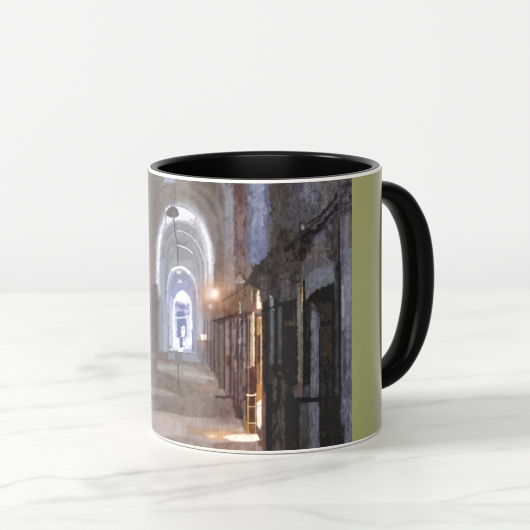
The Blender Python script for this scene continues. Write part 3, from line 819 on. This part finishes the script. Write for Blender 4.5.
# slab = top sheet rolled over a small front bevel, down the front face, underneath and up the back
nb = 5
front_rows = [np.stack([xs, np.full_like(xs, -421.8), np.full_like(xs, -30.0)], -1)]
for i in range(nb):
    a = math.pi/2*i/nb
    front_rows.append(np.stack([xs, np.full_like(xs, -420-1.8*math.cos(a)), np.full_like(xs, -1.8+1.8*math.sin(a))], -1))
back_rows = [np.stack([xs, np.full_like(xs, 280+1.5*math.sin(a)), np.full_like(xs, -1.5+1.5*math.cos(a))], -1) for a in (.4, .8, 1.2, 1.57)]
back_rows += [np.stack([xs, np.full_like(xs, 281.5), np.full_like(xs, -30.0)], -1), np.stack([xs, np.full_like(xs, -421.8), np.full_like(xs, -30.0)], -1)]
full = np.concatenate([np.array(front_rows), TP, np.array(back_rows)], 0)
table = grid_mesh('table_top', full, M_marble)
nf, nbk = len(front_rows), len(back_rows)
vein_shade = np.concatenate([np.repeat(VE[:1]*.5, nf, 0), VE, np.repeat(VE[-1:], nbk, 0)], 0).astype(np.float32)
vt = table.data.attributes.new('vein_shade', 'FLOAT', 'POINT'); vt.data.foreach_set('value', vein_shade.reshape(-1))
table['kind'] = 'structure'
table['label'] = 'white marble table top with faint grey veins'

# ------------------------------------------------------------------ wall behind
M_wall, nt, b = new_mat('pale_wall')
n = noise_node(nt, 3, 3, .5, objcoord(nt))
nt.links.new(ramp(nt, n.outputs['Fac'], [(.3, (.762, .759, .760)), (.7, (.778, .775, .775))]), b.inputs['Base Color'])
b.inputs['Roughness'].default_value = .9
add_bump(nt, b, noise_node(nt, 220, 4, .6, objcoord(nt)).outputs['Fac'], .2, .0008)
wx = np.linspace(-2200, 2200, 12); wz = np.linspace(-900, 1800, 10)
WXX, WZZ = np.meshgrid(wx, wz)
wall = grid_mesh('background_wall', np.stack([WXX, np.full_like(WXX, 950.0), WZZ], -1), M_wall)
wall['kind'] = 'structure'; wall['label'] = 'plain pale grey wall behind the table'

# ------------------------------------------------------------------ light
w = bpy.data.worlds.new('World'); sc.world = w; w.use_nodes = True
bg = w.node_tree.nodes['Background']; bg.inputs['Color'].default_value = (.99, 1, 1, 1); bg.inputs['Strength'].default_value = .30

def area(name, loc, target, sx, sy, power, col=(1, 1, 1)):
    l = bpy.data.lights.new(name, 'AREA'); l.shape = 'RECTANGLE'; l.size = sx; l.size_y = sy; l.energy = power; l.color = col
    o = bpy.data.objects.new(name, l); COL.objects.link(o); o.location = loc
    from mathutils import Vector
    o.rotation_euler = (Vector(target)-Vector(loc)).to_track_quat('-Z', 'Y').to_euler()
    return o
area('window_light', (-2.3, -.42, 1.42), (0, 0, .05), .85, .9, 57, (1, 1, 1))
area('front_fill', (.1, -2.3, .62), (0, .6, .0), 2.4, .7, 44, (1, .998, .99))  # unseen fill lamp behind the camera, added to brighten the wall
area('backdrop_fill', (.3, .5, -.8), (.1, .95, -.1), 2.4, .3, 5.8, (1, 1, 1))  # unseen lamp added below table level to lift the lower wall
area('overhead_light', (-.2, -.7, 1.9), (0, .1, 0), 1.4, 1.0, 4, (1, .995, .985))

# ------------------------------------------------------------------ camera
from mathutils import Matrix
cd = bpy.data.cameras.new('camera'); cam = bpy.data.objects.new('camera', cd); COL.objects.link(cam); sc.camera = cam
cd.sensor_width = 36; cd.sensor_fit = 'HORIZONTAL'; cd.lens = 36*CAM_F/530
cd.shift_x = -CAM_AX/530; cd.shift_y = CAM_AY/530
cr, sr = math.cos(CAM_ROLL), math.sin(CAM_ROLL)
# image x = cr*x - sr*ydown ; ydown = -u
Rr = camR*cr + camU*sr; Uu = -camR*sr + camU*cr
m = Matrix(((Rr[0], Uu[0], -camF[0], camC[0]*S), (Rr[1], Uu[1], -camF[1], camC[1]*S), (Rr[2], Uu[2], -camF[2], camC[2]*S), (0, 0, 0, 1)))
cam.matrix_world = m
cd.clip_start = .01; cd.clip_end = 20
cd.dof.use_dof = True; cd.dof.focus_distance = .872; cd.dof.aperture_fstop = 30

sc.render.engine = 'CYCLES'
sc.cycles.max_bounces = 8
try: sc.cycles.use_denoising = True
except Exception: pass
sc.view_settings.view_transform = 'Standard'; sc.view_settings.look = 'None'
sc.view_settings.exposure = 0; sc.view_settings.gamma = 1
